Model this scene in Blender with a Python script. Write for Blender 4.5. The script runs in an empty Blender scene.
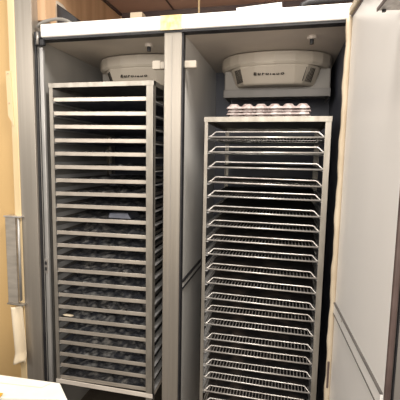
import bpy, bmesh, math, random
from mathutils import Vector, Matrix, noise
random.seed(7)
C = bpy.context.scene.collection
SC = bpy.context.scene
# ------------------------------------------------------------------ helpers
class MB:
    def __init__(s): s.b = bmesh.new()
    def box(s, x0, x1, y0, y1, z0, z1):
        v = [s.b.verts.new((x, y, z)) for z in (z0, z1) for y in (y0, y1) for x in (x0, x1)]
        for f in ((0,2,3,1),(4,5,7,6),(0,1,5,4),(2,6,7,3),(0,4,6,2),(1,3,7,5)):
            s.b.faces.new([v[i] for i in f])
        return s
    def tube(s, pts, r, n=6, closed=False):
        pts = [Vector(p) for p in pts]; m = len(pts); rings = []
        for i, p in enumerate(pts):
            if closed: t = (pts[(i+1) % m] - pts[i-1]).normalized()
            else: t = (pts[min(i+1, m-1)] - pts[max(i-1, 0)]).normalized()
            u = t.cross(Vector((0, 0, 1)))
            if u.length < .1: u = t.cross(Vector((1, 0, 0)))
            u.normalize(); w = t.cross(u)
            rings.append([s.b.verts.new(p + (u*math.cos(a) + w*math.sin(a))*r) for a in [2*math.pi*(k+.5)/n for k in range(n)]])
        for i in range(m if closed else m-1):
            a, b = rings[i], rings[(i+1) % m]
            for k in range(n): s.b.faces.new((a[k], a[(k+1) % n], b[(k+1) % n], b[k]))
        if not closed:
            s.b.faces.new(rings[0][::-1]); s.b.faces.new(rings[-1])
        return s
    def loft(s, rings, cap=True):                 # rings: lists of points, same length, closed loops
        R = [[s.b.verts.new(p) for p in r] for r in rings]; n = len(R[0])
        for a, b in zip(R, R[1:]):
            for k in range(n): s.b.faces.new((a[k], a[(k+1) % n], b[(k+1) % n], b[k]))
        if cap: s.b.faces.new(R[0][::-1]); s.b.faces.new(R[-1])
        return s
    def grid(s, nx, ny, fn):
        V = [[s.b.verts.new(fn(i/nx, j/ny)) for i in range(nx+1)] for j in range(ny+1)]
        for j in range(ny):
            for i in range(nx): s.b.faces.new((V[j][i], V[j][i+1], V[j+1][i+1], V[j+1][i]))
        return s
    def build(s, name, mat, parent=None, bevel=0, smooth=False, solid=0):
        bmesh.ops.recalc_face_normals(s.b, faces=s.b.faces)
        me = bpy.data.meshes.new(name); s.b.to_mesh(me); s.b.free()
        o = bpy.data.objects.new(name, me); C.objects.link(o); me.materials.append(mat)
        if smooth:
            for p in me.polygons: p.use_smooth = True
        if bevel:
            m = o.modifiers.new('bevel', 'BEVEL'); m.width = bevel; m.segments = 2; m.limit_method = 'ANGLE'
        if solid:
            m = o.modifiers.new('solid', 'SOLIDIFY'); m.thickness = solid; m.offset = 0
        if parent: o.parent = parent
        return o
def tag(o, label=None, cat=None, group=None, kind=None):
    for k, v in (('label', label), ('category', cat), ('group', group), ('kind', kind)):
        if v: o[k] = v
    return o
def empty(name, loc, rz=0, label=None, cat=None, group=None, ry=0):
    o = bpy.data.objects.new(name, None); C.objects.link(o); o.location = loc; o.rotation_euler = (0, ry, rz)
    o.empty_display_size = .05
    return tag(o, label, cat, group)
def ordn(k):
    return ['first','second','third','fourth','fifth','sixth','seventh','eighth','ninth','tenth','eleventh','twelfth','thirteenth',
            'fourteenth','fifteenth','sixteenth','seventeenth','eighteenth','nineteenth','twentieth','twenty-first','twenty-second','twenty-third'][k]
# ------------------------------------------------------------------ materials
def mat(name, col, rough=.5, metal=0., col2=None, scale=(8, 8, 8), det=4, bump=0., emit=0, lo=.35, hi=.65, rvar=0, spec=.5, trans=0):
    m = bpy.data.materials.new(name); m.use_nodes = True; nt = m.node_tree; N = nt.nodes; L = nt.links
    b = N['Principled BSDF']; b.inputs['Base Color'].default_value = (*col, 1); b.inputs['Roughness'].default_value = rough
    b.inputs['Metallic'].default_value = metal; b.inputs['Specular IOR Level'].default_value = spec
    if trans: b.inputs['Transmission Weight'].default_value = trans
    tc = N.new('ShaderNodeTexCoord'); mp = N.new('ShaderNodeMapping'); mp.inputs['Scale'].default_value = scale
    nz = N.new('ShaderNodeTexNoise'); nz.inputs['Scale'].default_value = 1; nz.inputs['Detail'].default_value = det
    L.new(tc.outputs['Object'], mp.inputs['Vector']); L.new(mp.outputs['Vector'], nz.inputs['Vector'])
    if col2:
        r = N.new('ShaderNodeValToRGB'); e = r.color_ramp.elements
        e[0].position = lo; e[0].color = (*col, 1); e[1].position = hi; e[1].color = (*col2, 1)
        L.new(nz.outputs['Fac'], r.inputs['Fac']); L.new(r.outputs['Color'], b.inputs['Base Color'])
    if rvar:
        mr = N.new('ShaderNodeMapRange'); mr.inputs['To Min'].default_value = rough-rvar; mr.inputs['To Max'].default_value = rough+rvar
        L.new(nz.outputs['Fac'], mr.inputs['Value']); L.new(mr.outputs['Result'], b.inputs['Roughness'])
    if bump:
        bp = N.new('ShaderNodeBump'); bp.inputs['Strength'].default_value = bump; bp.inputs['Distance'].default_value = .01
        L.new(nz.outputs['Fac'], bp.inputs['Height']); L.new(bp.outputs['Normal'], b.inputs['Normal'])
    return m
M = dict(
 steel = mat('brushed_steel', (.34,.315,.29), .42, .6, (.44,.41,.38), (60,60,1.5), rvar=.08),
 steel_post = mat('warm_brushed_steel', (.36,.325,.28), .42, .65, (.41,.37,.32), (70,70,1.2), rvar=.06),
 jamb = mat('jamb_steel', (.34,.33,.32), .38, .45, (.44,.43,.41), (20,20,6)),
 header2 = mat('bright_aluminium', (.74,.66,.58), .4, .2, (.86,.79,.70), (9,30,30)),
 white = mat('white_enamel', (.84,.82,.79), .35, 0, (.78,.76,.72), (3,3,2)),
 header = mat('header_white', (.92,.90,.86), .35, 0, (.84,.80,.74), (5,5,9)),
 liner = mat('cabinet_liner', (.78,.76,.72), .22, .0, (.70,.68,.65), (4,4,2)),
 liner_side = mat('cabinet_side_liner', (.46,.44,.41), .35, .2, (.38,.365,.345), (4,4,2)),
 liner_shaded = mat('cabinet_shaded_liner', (.06,.065,.09), .5, .1, (.08,.085,.105), (4,4,2)),  # near-black navy: the shadow behind the racks is put into the colour
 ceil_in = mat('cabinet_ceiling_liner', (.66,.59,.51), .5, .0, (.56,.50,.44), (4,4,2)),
 rack = mat('rack_aluminium', (.27,.245,.21), .42, .55, (.37,.34,.295), (30,30,9)),
 runner = mat('runner_aluminium', (.50,.50,.50), .4, .2, (.62,.61,.6), (30,3,30)),
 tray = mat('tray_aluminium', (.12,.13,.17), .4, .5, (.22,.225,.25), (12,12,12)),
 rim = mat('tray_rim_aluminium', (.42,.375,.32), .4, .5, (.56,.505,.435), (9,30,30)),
 sheet = mat('dark_liner_sheet', (.04,.042,.05), .4, 0, (.24,.235,.225), (26,20,30), det=8, lo=.46, hi=.68),
 mat_shade = mat('dark_shade_mat', (.012,.011,.011), .6, 0, (.10,.075,.06), (9,7,20), det=6, lo=.5, hi=.8),  # shade over the wire tray floors as colour, with brown patches
 sheet2 = mat('grey_liner_sheet', (.06,.06,.065), .3, 0, (.27,.255,.235), (30,22,30), det=8, lo=.48, hi=.68),
 wire = mat('chromed_wire', (.50,.475,.45), .3, .6, (.68,.645,.61), (20,20,20)),
 wire2 = mat('worn_chromed_wire', (.42,.38,.35), .35, .6, (.70,.66,.62), (20,20,20)),
 gasket = mat('tan_gasket', (.50,.40,.28), .6, 0, (.66,.56,.42), (15,15,6)),
 gasket_dk = mat('brown_gasket', (.07,.045,.04), .5, 0, (.13,.09,.08), (15,15,8)),
 black = mat('black_rubber', (.012,.012,.015), .5, 0, (.025,.024,.026), (20,20,20)),
 evap = mat('evaporator_plastic', (.49,.435,.36), .45, 0, (.44,.39,.325), (4,4,4)),
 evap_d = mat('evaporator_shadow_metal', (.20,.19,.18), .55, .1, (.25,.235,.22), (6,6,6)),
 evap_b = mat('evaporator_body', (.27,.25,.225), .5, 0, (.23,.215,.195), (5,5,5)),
 evap_d2 = mat('seam_and_shade_metal', (.10,.09,.085), .5, .1, (.15,.14,.13), (9,9,9)),
 ink = mat('black_lettering', (.015,.012,.012), .5, 0, (.03,.025,.02), (90,90,90)),
 wall = mat('ochre_wall', (.60,.39,.16), .6, 0, (.68,.46,.21), (2,2,.6)),
 cream = mat('cream_trim', (.68,.52,.29), .55, 0, (.76,.60,.37), (6,6,2)),
 paper = mat('cream_card', (.74,.62,.44), .7, 0, (.82,.71,.54), (8,8,3)),
 wood = mat('tan_wood', (.46,.28,.155), .6, 0, (.60,.39,.23), (14,14,1.3), det=6),
 ceiling = mat('brown_ceiling', (.46,.31,.25), .6, 0, (.54,.38,.31), (2,9,2)),
 seam = mat('dark_seam', (.07,.045,.045), .7, 0, (.1,.07,.06), (9,9,9)),
 tape = mat('yellowed_tape', (.62,.44,.18), .6, 0, (.74,.62,.40), (50,50,40), det=5),
 mold = mat('clear_plastic', (.24,.18,.17), .45, 0, (.40,.34,.32), (60,60,60), det=5, lo=.4, hi=.6),
 floor = mat('floor_tiles', (.06,.045,.035), .6, 0, (.10,.08,.06), (5,5,5)),
 yellow = mat('yellow_cloth', (.80,.42,.02), .8, 0, (.9,.65,.1), (30,30,30)),
 plate = mat('mottled_steel', (.52,.49,.47), .4, .3, (.78,.75,.72), (50,30,30), det=6),
 door_panel = mat('door_enamel', (.90,.875,.845), .33, 0, (.86,.83,.80), (2,2,1.2)),
 board = mat('white_board', (.80,.775,.70), .4, 0, (.72,.69,.61), (14,14,14), det=6, lo=.3, hi=.75),
)
# ------------------------------------------------------------------ room shell
def struct(name, mb, m, **k): return tag(mb.build(name, m, **k), kind='structure')
struct('floor', MB().box(-2.4, 2.4, -3, .95, -.05, 0), M['floor'])
struct('wall_back', MB().box(-.60, 2.4, .85, .95, 0, 2.52), M['wood'])
struct('wall_left', MB().box(-2.4, -.735, 0, .06, 0, 3.2), M['wall'])
struct('wall_upper_left', MB().box(-.66, -.60, .02, .85, 2.20, 2.52), M['wood'])
struct('wall_right', MB().box(1.75, 1.85, -3, .95, 0, 2.52), M['steel'])
struct('ceiling', MB().box(-.73, 1.75, -.02, .95, 2.52, 2.58), M['ceiling'])
for k, (a, b) in enumerate((((-.585,.835),(1.7,.835)),)):
    struct('trim_4', MB().box(a[0], b[0], .835, .85, 2.49, 2.52), M['seam'])
struct('trim_5', MB().box(-.225, -.215, .3, .835, 2.516, 2.52), M['seam'])
struct('trim_6', MB().box(-.60, -.585, .03, .835, 2.505, 2.52), M['seam'])
struct('trim_1', MB().box(-.735, -.643, -.025, .05, 0, 2.52), M['steel_post'], bevel=.002)
struct('trim_2', MB().box(-.772, -.735, -.028, 0, 0, 3.2), M['cream'], bevel=.004)
# ------------------------------------------------------------------ the double roll-in cabinet
W, PW, H0, H1, D = .637, .079, 2.104, 2.168, .80
cab = empty('roll_in_cabinet', (0, 0, 0), 0, 'white and steel two-bay roll-in refrigerator cabinet with open right door and center post', 'cabinet')
XL, XR = -W+.012, .775
def cp(name, mb, m, **k): return mb.build(name, m, cab, **k)
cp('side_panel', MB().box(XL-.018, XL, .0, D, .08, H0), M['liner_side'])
cp('side_panel', MB().box(XR, XR+.03, .0, D, .08, H0), M['liner_shaded'])
cp('back_panel', MB().box(XL-.02, XR+.03, D, D+.03, .08, H0+.05), M['liner_shaded'])
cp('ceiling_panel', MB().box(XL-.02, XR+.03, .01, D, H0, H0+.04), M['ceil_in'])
cp('floor_panel', MB().box(XL-.02, XR+.03, -.02, D, .03, .08), M['floor'])
cp('partition', MB().box(.012, PW, .05, D, .08, H0), M['liner'])
post = cp('center_post', MB().box(0, PW, -.012, .05, .08, H0-.001), M['steel_post'], bevel=.003)
MB().box(.034, .0365, -.0135, -.011, .08, H0-.02).build('groove', M['steel'], post)
cp('post_gasket', MB().box(PW, PW+.006, -.006, .03, .08, H0-.001), M['black'])
cp('jamb_gasket', MB().box(-.645, -.634, -.012, .06, .08, H0+.0), M['black'])
cp('jamb_strip', MB().box(-.634, -.606, .0, .018, .08, H0-.03), M['jamb'], bevel=.004)
cp('header', MB().box(-.603, .765, -.022, .05, H0+.004, H1), M['header'], bevel=.006)
cp('header_gasket', MB().box(-.62, .765, -.016, .03, H0-.006, H0+.004), M['black'])
cp('top_panel', MB().box(XL-.02, XR+.03, .05, D+.03, H0+.04, H0+.056), M['steel'])
# rail along the partition
rl = cp('bumper_rail', MB().box(PW, PW+.006, .03, D-.02, .951, .979), M['liner'], bevel=.002)
MB().box(PW, PW+.009, .03, D-.02, .9765, .986).build('rail_edge', M['black'], rl)
MB().box(PW, PW+.009, .03, D-.02, .945, .954).build('rail_edge', M['black'], rl)
# strike on the left jamb
st = cp('latch_strike', MB().box(-.628, -.612, -.004, .004, .968, 1.045), M['steel'], bevel=.002)
MB().box(-.626, -.614, -.006, -.003, 1.015, 1.032).build('slot', M['black'], st)
MB().box(-.626, -.614, -.006, -.003, .985, 1.002).build('slot', M['black'], st)
# hinge hardware at the top left corner
hg = cp('hinge', MB().box(-.634, -.585, -.024, -.004, 2.072, 2.102).box(-.634, -.600, -.028, -.012, 2.10, 2.135), M['black'], bevel=.004)
MB().tube([(-.612, -.03, 2.075), (-.612, -.03, 2.13)], .006, 8).build('hinge_pin', M['steel'], hg, smooth=True)
# bracket crossing behind the post
bk = cp('bracket', MB().box(-.066, .135, .022, .048, 1.957, 1.989), M['evap'], bevel=.004)
MB().box(-.066, -.028, .018, .024, 1.955, 1.993).build('bracket_tab', M['evap'], bk, bevel=.003)
# tape patch
cp('tape_patch', MB().box(-.014, PW+.003, -.0245, -.0215, H0+.002, H1-.001), M['tape'], bevel=.001)
# little ceiling lamps / screws
for (x, y) in ((.625, .153), (-.13, .148)):
    o = cp('ceiling_boss', MB().tube([(x, y, H0), (x, y, H0-.014)], .020, 16), M['ceil_in'], smooth=False)
    MB().tube([(x, y, H0-.014), (x, y, H0-.028), (x, y, H0-.034)], .009, 12).build('bulb', M['black'], o)
# ------------------------------------------------------------------ right door (opened)
TH = .0691; DW = .628
door = MB().box(.004, .060, -DW, 0, .10, 2.150).build('door', M['steel'], cab, bevel=.003)
door.location = (.7617, -.030, 0); door.rotation_euler = (0, 0, TH)
dp = lambda n, mb, m, **k: mb.build(n, m, door, **k)
dp('inner_panel', MB().box(0, .005, -DW+.001, -.001, .12, 2.1107), M['door_panel'], bevel=.0015)
def wavy(s, z):
    return .003*math.sin(z*23)+.002*math.sin(z*57+1)
g = MB()
g.grid(4, 90, lambda u, v: (-.021*(1-u)+wavy(0, v*2.1)*(1-u)*.6, -.004-.006*math.sin(u*math.pi), .12+v*1.99))
dp('hinge_gasket', g, M['gasket'], smooth=True, solid=.004)
dp('gasket_tear', MB().box(-.017, -.008, -.014, -.004, .60, .72), M['gasket_dk'], bevel=.003)
dp('top_gasket', MB().box(-.014, .006, -DW, .0, 2.118, 2.147), M['gasket'], bevel=.004)
dp('top_seam', MB().box(-.004, .004, -DW, .0, 2.1105, 2.118), M['gasket_dk'])
dp('top_seam', MB().box(-.004, .010, -DW, .0, 2.145, 2.152), M['gasket_dk'])
dp('edge_gasket', MB().box(-.001, .013, -DW-.014, -DW+.001, .12, 2.14), M['gasket_dk'], bevel=.004)
dp('edge_gasket', MB().box(.017, .022, -DW-.008, -DW+.001, .12, 2.14), M['black'], bevel=.002)
br = dp('bumper_rail', MB().box(-.006, .001, -DW+.004, -.006, .935, .977), M['door_panel'], bevel=.0015)
MB().box(-.0075, -.000, -DW+.004, -.006, .976, .980).build('rail_edge', M['evap_d2'], br)
MB().box(-.0065, -.000, -DW+.004, -.006, .930, .935).build('rail_edge', M['evap_d2'], br)
MB().tube([(-.009, -.17, .971), (-.005, -.17, .971)], .005, 10).build('screw', M['wire'], br)
pl = dp('bracket_plate', MB().box(-.058, .001, -.627, -.551, 1.934, 1.938), M['plate'])
MB().box(-.059, -.056, -.627, -.551, 1.932, 1.940).build('plate_edge', M['gasket_dk'], pl)
MB().tube([(-.043, -.556, 1.934), (-.043, -.556, 1.929)], .005, 10).build('screw', M['black'], pl)
# ------------------------------------------------------------------ evaporators
def evaporator(dx, dz, label):
    e = empty('evaporator_unit', (.45+dx, .55+(-.045 if dx else 0), H0+dz), 0, label, 'fan unit', 'evaporator units on the cabinet ceiling')
    def P(pts, z, ins=0, yo=0): return [(x-.45+(ins if x < .45 else -ins), y-.55+yo, z-H0) for x, y in pts]
    out = [(.165,.68),(.165,.52),(.185,.46),(.225,.405),(.275,.37),(.36,.345),(.46,.335),(.56,.345),(.645,.37),(.695,.405),(.735,.46),(.752,.52),(.752,.68)]
    low = [(.215,.68),(.215,.50),(.235,.435),(.262,.40),(.285,.372),(.36,.352),(.46,.344),(.56,.352),(.625,.372),(.65,.40),(.68,.435),(.70,.50),(.70,.68)]
    lw2 = [(.235,.66),(.235,.52),(.255,.475),(.275,.435),(.30,.40),(.36,.385),(.46,.378),(.56,.385),(.60,.40),(.63,.435),(.66,.475),(.68,.52),(.68,.66)]
    MB().loft([P(out, 2.0995), P(out, 2.050), P(out, 2.036, .012, .006)]).build('housing', M['evap'], e, bevel=.003)
    pan = MB().loft([P(low, 2.036), P(low, 2.030), P(lw2, 1.952), P(lw2, 1.945, .008, .008)]).build('fan_cover', M['evap'], e, bevel=.002)
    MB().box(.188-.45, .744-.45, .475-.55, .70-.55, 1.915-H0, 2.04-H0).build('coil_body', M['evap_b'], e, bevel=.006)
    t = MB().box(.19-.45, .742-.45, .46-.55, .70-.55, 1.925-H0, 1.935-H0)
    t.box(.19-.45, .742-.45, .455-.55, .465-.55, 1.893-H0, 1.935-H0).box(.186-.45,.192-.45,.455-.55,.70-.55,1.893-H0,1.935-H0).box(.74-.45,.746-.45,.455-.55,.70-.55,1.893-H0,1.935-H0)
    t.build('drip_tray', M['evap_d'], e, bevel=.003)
    # grilles lie on the angled ends of the fan cover
    for sgn in (-1, 1):
        gm = MB()
        a0, a1 = (Vector((.288,.3745)), Vector((.250,.420))) if sgn < 0 else (Vector((.615,.371)), Vector((.663,.418)))
        b0, b1 = (Vector((.304,.3985)), Vector((.268,.450))) if sgn < 0 else (Vector((.592,.3985)), Vector((.640,.450)))
        for i in range(7):
            t0 = (i+.25)/7; t1 = (i+.8)/7
            q = []
            for (tt, h) in ((t0, .93), (t1, .93), (t1, .12), (t0, .12)):
                top = a0.lerp(a1, tt); bot = b0.lerp(b1, tt); p = bot.lerp(top, h)
                q.append((p.x-.45-(.002 if sgn < 0 else -.002), p.y-.55-.003, 1.952+(2.030-1.952)*h-H0))
            vs = [gm.b.verts.new(p) for p in q]; gm.b.faces.new(vs)
        gm.build('grille', M['ink'], pan, solid=.002)
    cu = bpy.data.curves.new('lettering', 'FONT'); cu.body = 'Eurolabo'; cu.size = .032; cu.extrude = .0006; cu.offset = .0012
    cu.space_character = 1.35; cu.align_x = 'CENTER'; cu.align_y = 'CENTER'; cu.materials.append(M['ink'])
    to = bpy.data.objects.new('tmp', cu); C.objects.link(to)
    dg = bpy.context.evaluated_depsgraph_get(); me = bpy.data.meshes.new_from_object(to.evaluated_get(dg))
    bpy.data.objects.remove(to)
    lo = bpy.data.objects.new('lettering', me); C.objects.link(lo); lo.parent = pan
    w = max(v.co.x for v in me.vertices)-min(v.co.x for v in me.vertices)
    k = .152/w
    for v in me.vertices: v.co.x *= k; v.co.y *= .8
    lo.location = (.432-.45, .3600-.55, 1.995-H0); lo.rotation_euler = (math.radians(90-24+0), 0, 0)
    MB().tube([(.455-.45,.345-.55,1.944-H0),(.455-.45,.345-.55,1.944-H0)], .001, 4) if False else None
    return e
evaporator(0, 0, 'beige evaporator fan unit above the rack of wire trays in right bay')
evaporator(-.712, 0, 'beige evaporator fan unit half hidden above left rack of flat trays')
# ------------------------------------------------------------------ racks
LT = [1.8274,1.7616,1.6994,1.6355,1.5722,1.5085,1.4436,1.3794,1.3171,1.2512,1.1837,1.1199,1.0567,.9912,.9265,.8626,.7994,.7332,.6704,.607,.542,.4803,.4141]
LD = [-.0028,-.0044,-.0036,.0004,.0013,.003,.0053,.0075,.0051,.0068,.0051,.008,.008,.009,.0085,.0098,.0095,.0094,.0085,.0075,.0071,.0059,.006]
RT = [1.6562,1.5921,1.5245,1.4562,1.3958,1.3273,1.2624,1.1959,1.1321,1.06,.9939,.9225,.8644,.80,.728,.6684,.5999,.5345,.468]
RD = [.0008,.0031,-.0008,-.0048,-.0009,-.0029,-.001,-.0012,.0006,-.0039,-.0043,-.0046,.0036,.0005,.0024,.0013,.0029,-.003,.0]
RTp = RT + [.402, .337]
def rack(x0, y0, w, ztop, zbot, levels, wl, wr, label, dep=.62, drop=.012, flange=False):
    r = empty('tray_rack', (x0, y0, .08), 0, label, 'rack')
    Z = -.08
    def p(n, mb, m=M['rack'], **k): return mb.build(n, m, r, **k)
    for xa, xb, sx in ((0, wl, 1), (w-wr, w, -1)):
        for yy, s in ((0, 1), (dep, -1)):
            xe = xa if sx > 0 else xb
            q = MB().box(xa, xb, min(yy, yy+s*.003), max(yy, yy+s*.003), .17+Z, ztop+Z-.0015)
            q.box(min(xe, xe+sx*.003), max(xe, xe+sx*.003), min(yy, yy+s*.026), max(yy, yy+s*.026), .17+Z, ztop+Z-.0015)
            p('post', q)
    t = .022
    for n, zt in (('top', ztop), ('bottom', zbot)):
        q = MB().box(0.0, w, -.001, .004, zt-t+Z, zt+Z).box(0, w, dep-.004, dep+.001, zt-t+Z, zt+Z)
        q.box(.0, .004, .004, dep-.004, zt-t+Z, zt+Z).box(w-.004, w, .004, dep-.004, zt-t+Z, zt+Z)
        p(n+'_frame', q, M['header2'] if n == 'bottom' else M['rack'], bevel=.001)
    p('top_panel', MB().box(.004, w-.004, .004, dep-.004, ztop-.004+Z, ztop-.001+Z))
    me = None
    for z in levels:
        for sx in (0, 1):
            xa = .004 if sx == 0 else w-.004
            s = 1 if sx == 0 else -1
            q = MB().box(min(xa, xa+s*.024), max(xa, xa+s*.024), .005, dep-.005, z-drop-.0015+Z, z-drop+Z)
            q.box(min(xa, xa-s*.004), max(xa, xa-s*.004), .03, dep-.03, z-drop-.0015+Z, z-drop+.0025+Z)
            q.build('runner', M['runner'], r)
            if flange and sx == 0: MB().box(.0045, .0060, .028, dep-.03, z-drop+Z, z-drop+.034+Z).build('side_strip', M['runner'], r)
    for xx in (.03, w-.03):
        for yy in (.03, dep-.03):
            c = MB().tube([(xx-.011, yy, .045), (xx+.011, yy, .045)], .045, 18).build('caster', M['black'], r, smooth=False)
            MB().box(xx-.016, xx-.013, yy-.02, yy+.02, .04, .095).box(xx+.013, xx+.016, yy-.02, yy+.02, .04, .095).box(xx-.02, xx+.02, yy-.022, yy+.022, .088, .094).build('caster_fork', M['rack'], c)
    return r
rack(-.588, .009, .534, 1.906, .402, LT, .022, .036, 'tall aluminium rack in left bay filled with flat grey baking trays', flange=True)
rack(.182, -.002, .532, 1.742, .322, RT, .018, .026, 'aluminium rack in right bay filled with chromed wire trays', drop=.0065)
# flat trays
TW, TD = .478, .585
def copy_tree(o, parent=None):
    c = o.copy(); C.objects.link(c); c.parent = parent
    for ch in o.children: copy_tree(ch, c)
    return c
def make_flat():
    r = empty('baking_tray', (0, 0, 0)); h = .0085
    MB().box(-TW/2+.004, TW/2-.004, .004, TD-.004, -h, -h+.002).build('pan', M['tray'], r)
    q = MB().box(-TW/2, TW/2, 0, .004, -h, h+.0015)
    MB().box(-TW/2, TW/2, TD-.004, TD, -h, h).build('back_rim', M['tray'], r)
    MB().box(-TW/2, -TW/2+.003, .004, TD-.004, -h, h-.002).build('side_rim', M['evap_d2'], r)  # both side rims near-black: shade beside the posts put into their colour
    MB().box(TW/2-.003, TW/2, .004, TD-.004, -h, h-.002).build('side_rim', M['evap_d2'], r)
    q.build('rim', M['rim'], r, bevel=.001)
    return r
proto = make_flat()
for k, z in enumerate(LT):
    o = proto if k == 0 else copy_tree(proto)
    o.location = (-.327 + random.uniform(-.002, .002), .0135+random.uniform(0, .004), z)
    o.rotation_euler = (0, -LD[k]/.46, 0)
    tag(o, 'flat grey metal baking tray, %s from the top of the left rack' % ordn(k), 'tray', 'flat baking trays in the left rack')
# crumpled dark sheets on the flat trays
def liner(k, z):
    sd = k*7.3; lw, ld = TW-.016, TD-.03
    hmax = .010 + .009*random.random(); x_in = random.uniform(0, .05) if k % 3 else 0
    def fn(u, v):
        x = (-lw/2+x_in*.5) + u*(lw-x_in); y = .008 + v*ld
        n = noise.fractal(Vector((x*16+sd, y*16, sd)), 1.0, 2.2, 5)
        n2 = noise.noise(Vector((x*5+sd, y*5, 3.1)))
        e = min(u, 1-u)*14; e = min(1, .35+e)
        hh = abs(n)*hmax*1.3 + max(0, n2)*hmax*1.1
        fr = .010*noise.noise(Vector((x*24, sd, 0))) if v < .02 else 0
        return (x, y+max(0, fr)+.004, min(.031, .0015+hh*e))
    o = MB().grid(70, 56, fn).build('liner_sheet', M['sheet2'] if k % 3 == 1 else M['sheet'], smooth=False)
    o.location = (-.327, .0135, z-.0065); o.rotation_euler = (0, -LD[k]/.46, 0)
    tag(o, 'crumpled dark sheet lying on the %s flat tray from the top, left rack' % ordn(k), 'sheet', 'crumpled sheets on the flat trays')
for k, z in enumerate(LT):
    if k >= 3: liner(k, z)
# small scraps
def scrap(x, y, z, sx, sy, h, m, label, sd):
    def fn(u, v):
        a = v*2*math.pi; r = math.sin(u*math.pi)
        n = 1+.35*noise.noise(Vector((math.cos(a)*2+sd, math.sin(a)*2, u*3)))
        return (sx*(u-.5), sy*.5*r**.6*math.cos(a)*n, h*.5*(1+r**.6*math.sin(a)*n))
    o = MB().grid(10, 10, fn).build('paper_scrap', m, smooth=True); o.location = (x, y, z)
    tag(o, label, 'paper scrap')
scrap(-.525, .035, LT[17]+.005, .065, .02, .012, M['paper'], 'small cream paper scrap at the left front of a flat tray', 1)
# folded metal lid seen on the ninth tray
q = MB().loft([[(-.062,0,0),(.062,0,0),(.062,.12,0),(-.062,.12,0)],[(-.056,.004,.026),(.040,.004,.03),(.040,.11,.03),(-.056,.11,.026)]]).build('metal_lid', M['tray'], bevel=.002)
q.location = (-.262, .09, LT[9]+.004); tag(q, 'dull silver folded lid lying on the tenth flat tray from top', 'lid')
# wire trays
WX, WD = .492, .56
def make_wire(mt):
    r = empty('wire_tray', (0, 0, 0)); w = WX/2
    MB().tube([(-w, 0, 0), (w, 0, 0), (w, WD, 0), (-w, WD, 0)], .0037, 6, True).build('frame', mt, r, smooth=True)
    MB().tube([(-w, 0, 0), (-w+.014, .004, .007), (-w+.028, .012, .0215), (-w+.034, .013, .0235), (w-.034, .013, .0235), (w-.028, .012, .0215), (w-.014, .004, .007), (w, 0, 0)], .0030, 6).build('front_rail', mt, r, smooth=True)
    q = MB(); n = 33
    for i in range(n):
        x = -w+.012 + (2*w-.024)*i/(n-1)
        q.tube([(x, 0.001, 0), (x, WD, 0)], .0025, 4)
    for yy in (.18, .37): q.tube([(-w, yy, -.003), (w, yy, -.003)], .0022, 5)
    q.build('wire_grid', mt, r)
    return r
wp = [make_wire(M['wire']), make_wire(M['wire2'])]
used = [False, False]
for k, z in enumerate(RTp[:20]):
    j = 1 if k in (3, 7, 9, 12, 15, 18) else 0
    o = copy_tree(wp[j]) if used[j] else wp[j]; used[j] = True
    o.location = (.448+random.uniform(-.003, .003), .004+random.uniform(0, .006), z)
    d = RD[k] if k < len(RD) else 0
    o.rotation_euler = (random.uniform(-.004, .0), -d/.49, random.uniform(-.004, .004))
    tag(o, 'chromed wire tray with raised front rail, %s from the top of the right rack' % ordn(k), 'wire tray', 'wire trays in the right rack')
for n in range(2): pass
# added dark mats that paint the shade on the wire tray floors
def mat_on(k, x_in=.0):
    z = RTp[k]; sd = k*3.1
    def fn(u, v):
        x = -.235+x_in + u*(.47-x_in*1.2); y = .042+v*.50
        n = noise.fractal(Vector((x*9+sd, y*9, sd)), 1, 2, 4)
        return (x, y, .0035+.008*abs(n)+ (.006 if v < .03 else 0)*abs(noise.noise(Vector((x*30, sd, 1)))))
    o = MB().grid(50, 40, fn).build('shade_mat', M['mat_shade'])
    o.location = (.448, .008, z); tag(o, 'thin dark mat added as shade on the %s wire tray from top, right rack' % ordn(k), 'mat', 'shade mats on the wire trays')
for k in range(20): mat_on(k)
# stack of clear plastic molds on the right rack
def mold_mesh():
    mw, md = .355, .25
    def fn(u, v):
        fx = (u*6) % 1-.5; fy = (v*4) % 1-.5; r = math.hypot(fx, fy)
        h = .0125*max(0, min(1, (.47-r)/.2))
        e = min(u, 1-u, (v), (1-v))
        z = h + (0 if e > .012 else -.0085)
        return (-mw/2+u*mw, v*md, .009+z)
    return fn
for i in range(4):
    if i == 0: m0 = MB().grid(72, 40, mold_mesh()).build('plastic_mold', M['mold'], solid=.0016)
    o = m0 if i == 0 else m0.copy()
    if i: C.objects.link(o)
    o.location = (.452+random.uniform(-.005, .005), .045+random.uniform(-.004, .006), 1.7425+i*.0128); o.rotation_euler = (0, 0, random.uniform(-.012, .012))
    tag(o, 'clear plastic cupcake mold tray, ' + ['lowest of the stack on right rack', 'second from bottom of stack on right rack', 'third from bottom of stack on right rack', 'topmost of the stack on right rack, showing domed cups'][i], 'plastic tray', 'clear plastic molds stacked on the right rack')
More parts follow.
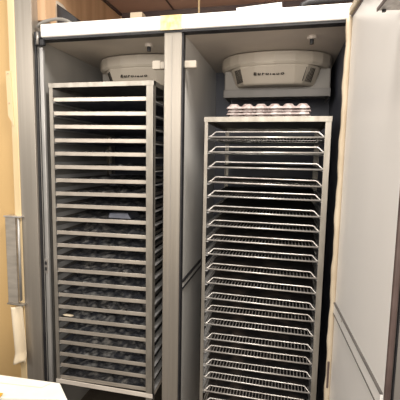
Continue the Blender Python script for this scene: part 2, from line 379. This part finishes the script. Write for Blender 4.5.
# ------------------------------------------------------------------ on top of the cabinet
o = MB().tube([(-.628,-.005,2.160),(-.618,-.005,2.172),(-.595,-.005,2.182),(-.565,.0,2.190),(-.53,.0,2.193),(-.50,.0,2.190),(-.475,.0,2.182),(-.455,.0,2.170)], .0072, 10).build('power_cable', M['evap_b'], smooth=True)
tag(o, 'dark grey cable arching over the top left corner of cabinet', 'cable')
jb = empty('control_box', (-.545, .10, 2.165), 0, 'small black control box on top of cabinet beside the cable', 'control box')
MB().loft([[(-.048,0,0),(.055,0,0),(.055,.05,0),(-.048,.05,0)],[(-.050,.004,.118),(-.036,.004,.118),(-.036,.05,.118),(-.050,.05,.118)]]).build('plate', M['evap'], jb)
MB().loft([[(-.034,-.006,.004),(.064,-.006,.004),(.064,.045,.004),(-.034,.045,.004)],[(-.034,-.006,.072),(.044,-.006,.050),(.044,.045,.050),(-.034,.045,.072)],[(-.034,-.006,.105),(-.012,-.006,.090),(-.012,.045,.090),(-.034,.045,.105)]]).build('housing', M['black'], jb, bevel=.003)
MB().box(.060, .085, .0, .03, .0, .04).build('knob', M['gasket_dk'], jb, bevel=.008); jb.scale = (1.3, 1, 1.3)
pb = MB().box(0, .185, 0, .06, 0, .018).build('paper_pad', M['header'], bevel=.002)
pb.location = (.310, .0, H1); pb.rotation_euler = (0, -.05, -.02); tag(pb, 'white folded paper lying on top of the cabinet header', 'paper')
pp = MB().tube([(.565,.10,2.172),(.567,.10,2.198),(.578,.10,2.216),(.60,.10,2.226),(.66,.10,2.230),(.80,.10,2.232),(1.1,.10,2.24)], .013, 12).build('refrigerant_pipe', M['black'], smooth=True)
tag(pp, 'dark curved metal pipe resting over the right end of cabinet', 'pipe')
wi = MB().tube([(.054,.40,2.162),(.054,.40,2.34),(.053,.40,2.519)], .005, 8).build('hanging_rod', M['cream'], smooth=True)
MB().tube([(.054,.40,2.162),(.054,.40,2.315)], .009, 8).build('sleeve', M['gasket_dk'], wi); tag(wi, 'thin pale rod rising from cabinet top to brown ceiling', 'rod')
bx = empty('junction_box', (-.26, .30, 2.160), 0, 'small tan block standing on the cabinet top near ceiling', 'box')
MB().box(-.034, .034, 0, .05, 0, .155).build('body', M['paper'], bx, bevel=.003); MB().box(-.030, .030, -.004, .001, .01, .13).build('cover', M['paper'], bx, bevel=.002)
# ------------------------------------------------------------------ left of the steel post
sp = empty('slotted_plate', (-.772, -.028, 1.75), 0, 'cream slotted plate screwed beside the cream strip high on left', 'plate')
MB().loft([[(-.016,0,.21),(-.016,-.006,.21),(-.012,-.006,.0),(-.012,0,.0)][::1],[(.010,0,.21),(.010,-.006,.21),(.020,-.006,-.05),(.020,0,-.05)]]).build('plate', M['cream'], sp, bevel=.001)
for zz in (.198, .06): MB().tube([(-.002, -.006, zz), (-.002, -.010, zz)], .0035, 8).build('screw', M['gasket'], sp)
hd = empty('pull_handle', (-.772, -.04, .80), 0, 'vertical stainless channel handle mounted beside the steel post', 'handle')
MB().box(-.044, .016, -.004, .0, .012, .455).box(-.044, -.040, -.004, .03, .012, .455).box(.012, .016, -.004, .03, .012, .455).build('channel', M['rim'], hd, bevel=.002)
MB().box(-.046, .050, -.012, .03, .455, .462).build('cap', M['wire'], hd, bevel=.001)
MB().tube([(.034,-.006,.03),(.034,-.006,.45)], .006, 8).build('rod', M['jamb'], hd, smooth=True)
MB().box(-.046, .050, -.012, .03, .004, .012).build('cap', M['rack'], hd, bevel=.001)
def fold(u, v):
    x = -.036 + u*.075 + .018*(1-v)*(1) ; z = .805 - .285*(1-v)
    y = -.03 - .014*math.sin(u*math.pi*2.2) - (.02*max(0, .15-v)/.15)
    return (x, y, z - .03*(1-u)*(1-v)*.4)
o = MB().grid(16, 24, fold).build('folded_card', M['paper'], smooth=True, solid=.0015)
o.location = (-.768, -.012, -.012); tag(o, 'strip of folded cream card hanging below the steel handle', 'card')
# ------------------------------------------------------------------ foreground
tb = empty('work_table', (-.75, -1.15, 0), 0, 'white work table corner at the lower left in front', 'table')
MB().box(-.45, .52, -.35, .335, .845, .873).build('tabletop', M['plate'], tb, bevel=.004)
for sx in (-.42, .49):
    for sy in (-.32, .30): MB().box(sx-.018, sx+.018, sy-.018, sy+.018, 0, .845).build('leg', M['steel'], tb)
pts = [(-1.0,-.745),(-.081,-.708),(-.015,-.772),(-.044,-.7735),(-.195,-.8085),(-1.0,-1.00)]
bd = MB().loft([[(x, y, .873) for x, y in pts], [(x, y, .9) for x, y in pts]]).build('white_board', M['board'], bevel=.002)
tag(bd, 'white board with a cut corner lying on the table at lower left', 'board')
MB().tube([(-.40,-.765,.9),(-.118,-.742,.9),(-.106,-.718,.9)], .0012, 4).build('seam', M['cream'], bd)
yc = MB().grid(14, 12, lambda u, v: (-.46+u*.262, -.96+v*.158+.006*math.sin(u*9), .904+.012*abs(math.sin(u*3.1)*math.sin(v*3.1))+.003*math.sin(u*19+v*7))).build('yellow_cloth', M['yellow'], smooth=True, solid=.003)
tag(yc, 'yellow cloth on table beside the white board', 'cloth')
# ------------------------------------------------------------------ lights, world, camera
def area(n, loc, tgt, sx, sy, e, col):
    l = bpy.data.lights.new(n, 'AREA'); l.shape = 'RECTANGLE'; l.size = sx; l.size_y = sy; l.energy = e; l.color = col
    o = bpy.data.objects.new(n, l); C.objects.link(o); o.location = loc
    o.rotation_euler = (Vector(tgt)-Vector(loc)).to_track_quat('-Z', 'Y').to_euler()
area('ceiling_panel_light', (.72, -.66, 3.2), (.1, -.1, 1.0), .9, .35, 62, (1, .94, .86))
area('front_fill', (.55, -2.7, 2.0), (.1, 0, 1.1), 1.7, 1.0, 56, (1, .93, .84))  # added fill behind the camera, brightens the bays and partition
area('door_fill', (-1.3, -2.0, 2.3), (.8, -.3, 1.3), .8, .6, 30, (1, .94, .87))  # added fill from the left, aimed at the door to brighten it
w = bpy.data.worlds.new('world'); SC.world = w; w.use_nodes = True
w.node_tree.nodes['Background'].inputs[0].default_value = (1, .93, .85, 1); w.node_tree.nodes['Background'].inputs[1].default_value = .38
cd = bpy.data.cameras.new('camera'); co = bpy.data.objects.new('camera', cd); C.objects.link(co); SC.camera = co
f, pit, rol, yaw = 375.3751, .1135, .0183, -.2247
cd.sensor_width = 36; cd.lens = f/400*36; cd.clip_start = .02
F = Vector((math.sin(yaw)*math.cos(pit), math.cos(yaw)*math.cos(pit), -math.sin(pit)))
R = F.cross(Vector((0, 0, 1))).normalized(); U = R.cross(F)
R2 = R*math.cos(rol)+U*math.sin(rol); U2 = -R*math.sin(rol)+U*math.cos(rol)
m = Matrix((R2, U2, -F)).transposed().to_4x4(); m.translation = Vector((.5418, -1.628, 1.5673)); co.matrix_world = m
SC.view_settings.view_transform = 'Standard'; SC.view_settings.look = 'None'; SC.view_settings.exposure = -.15
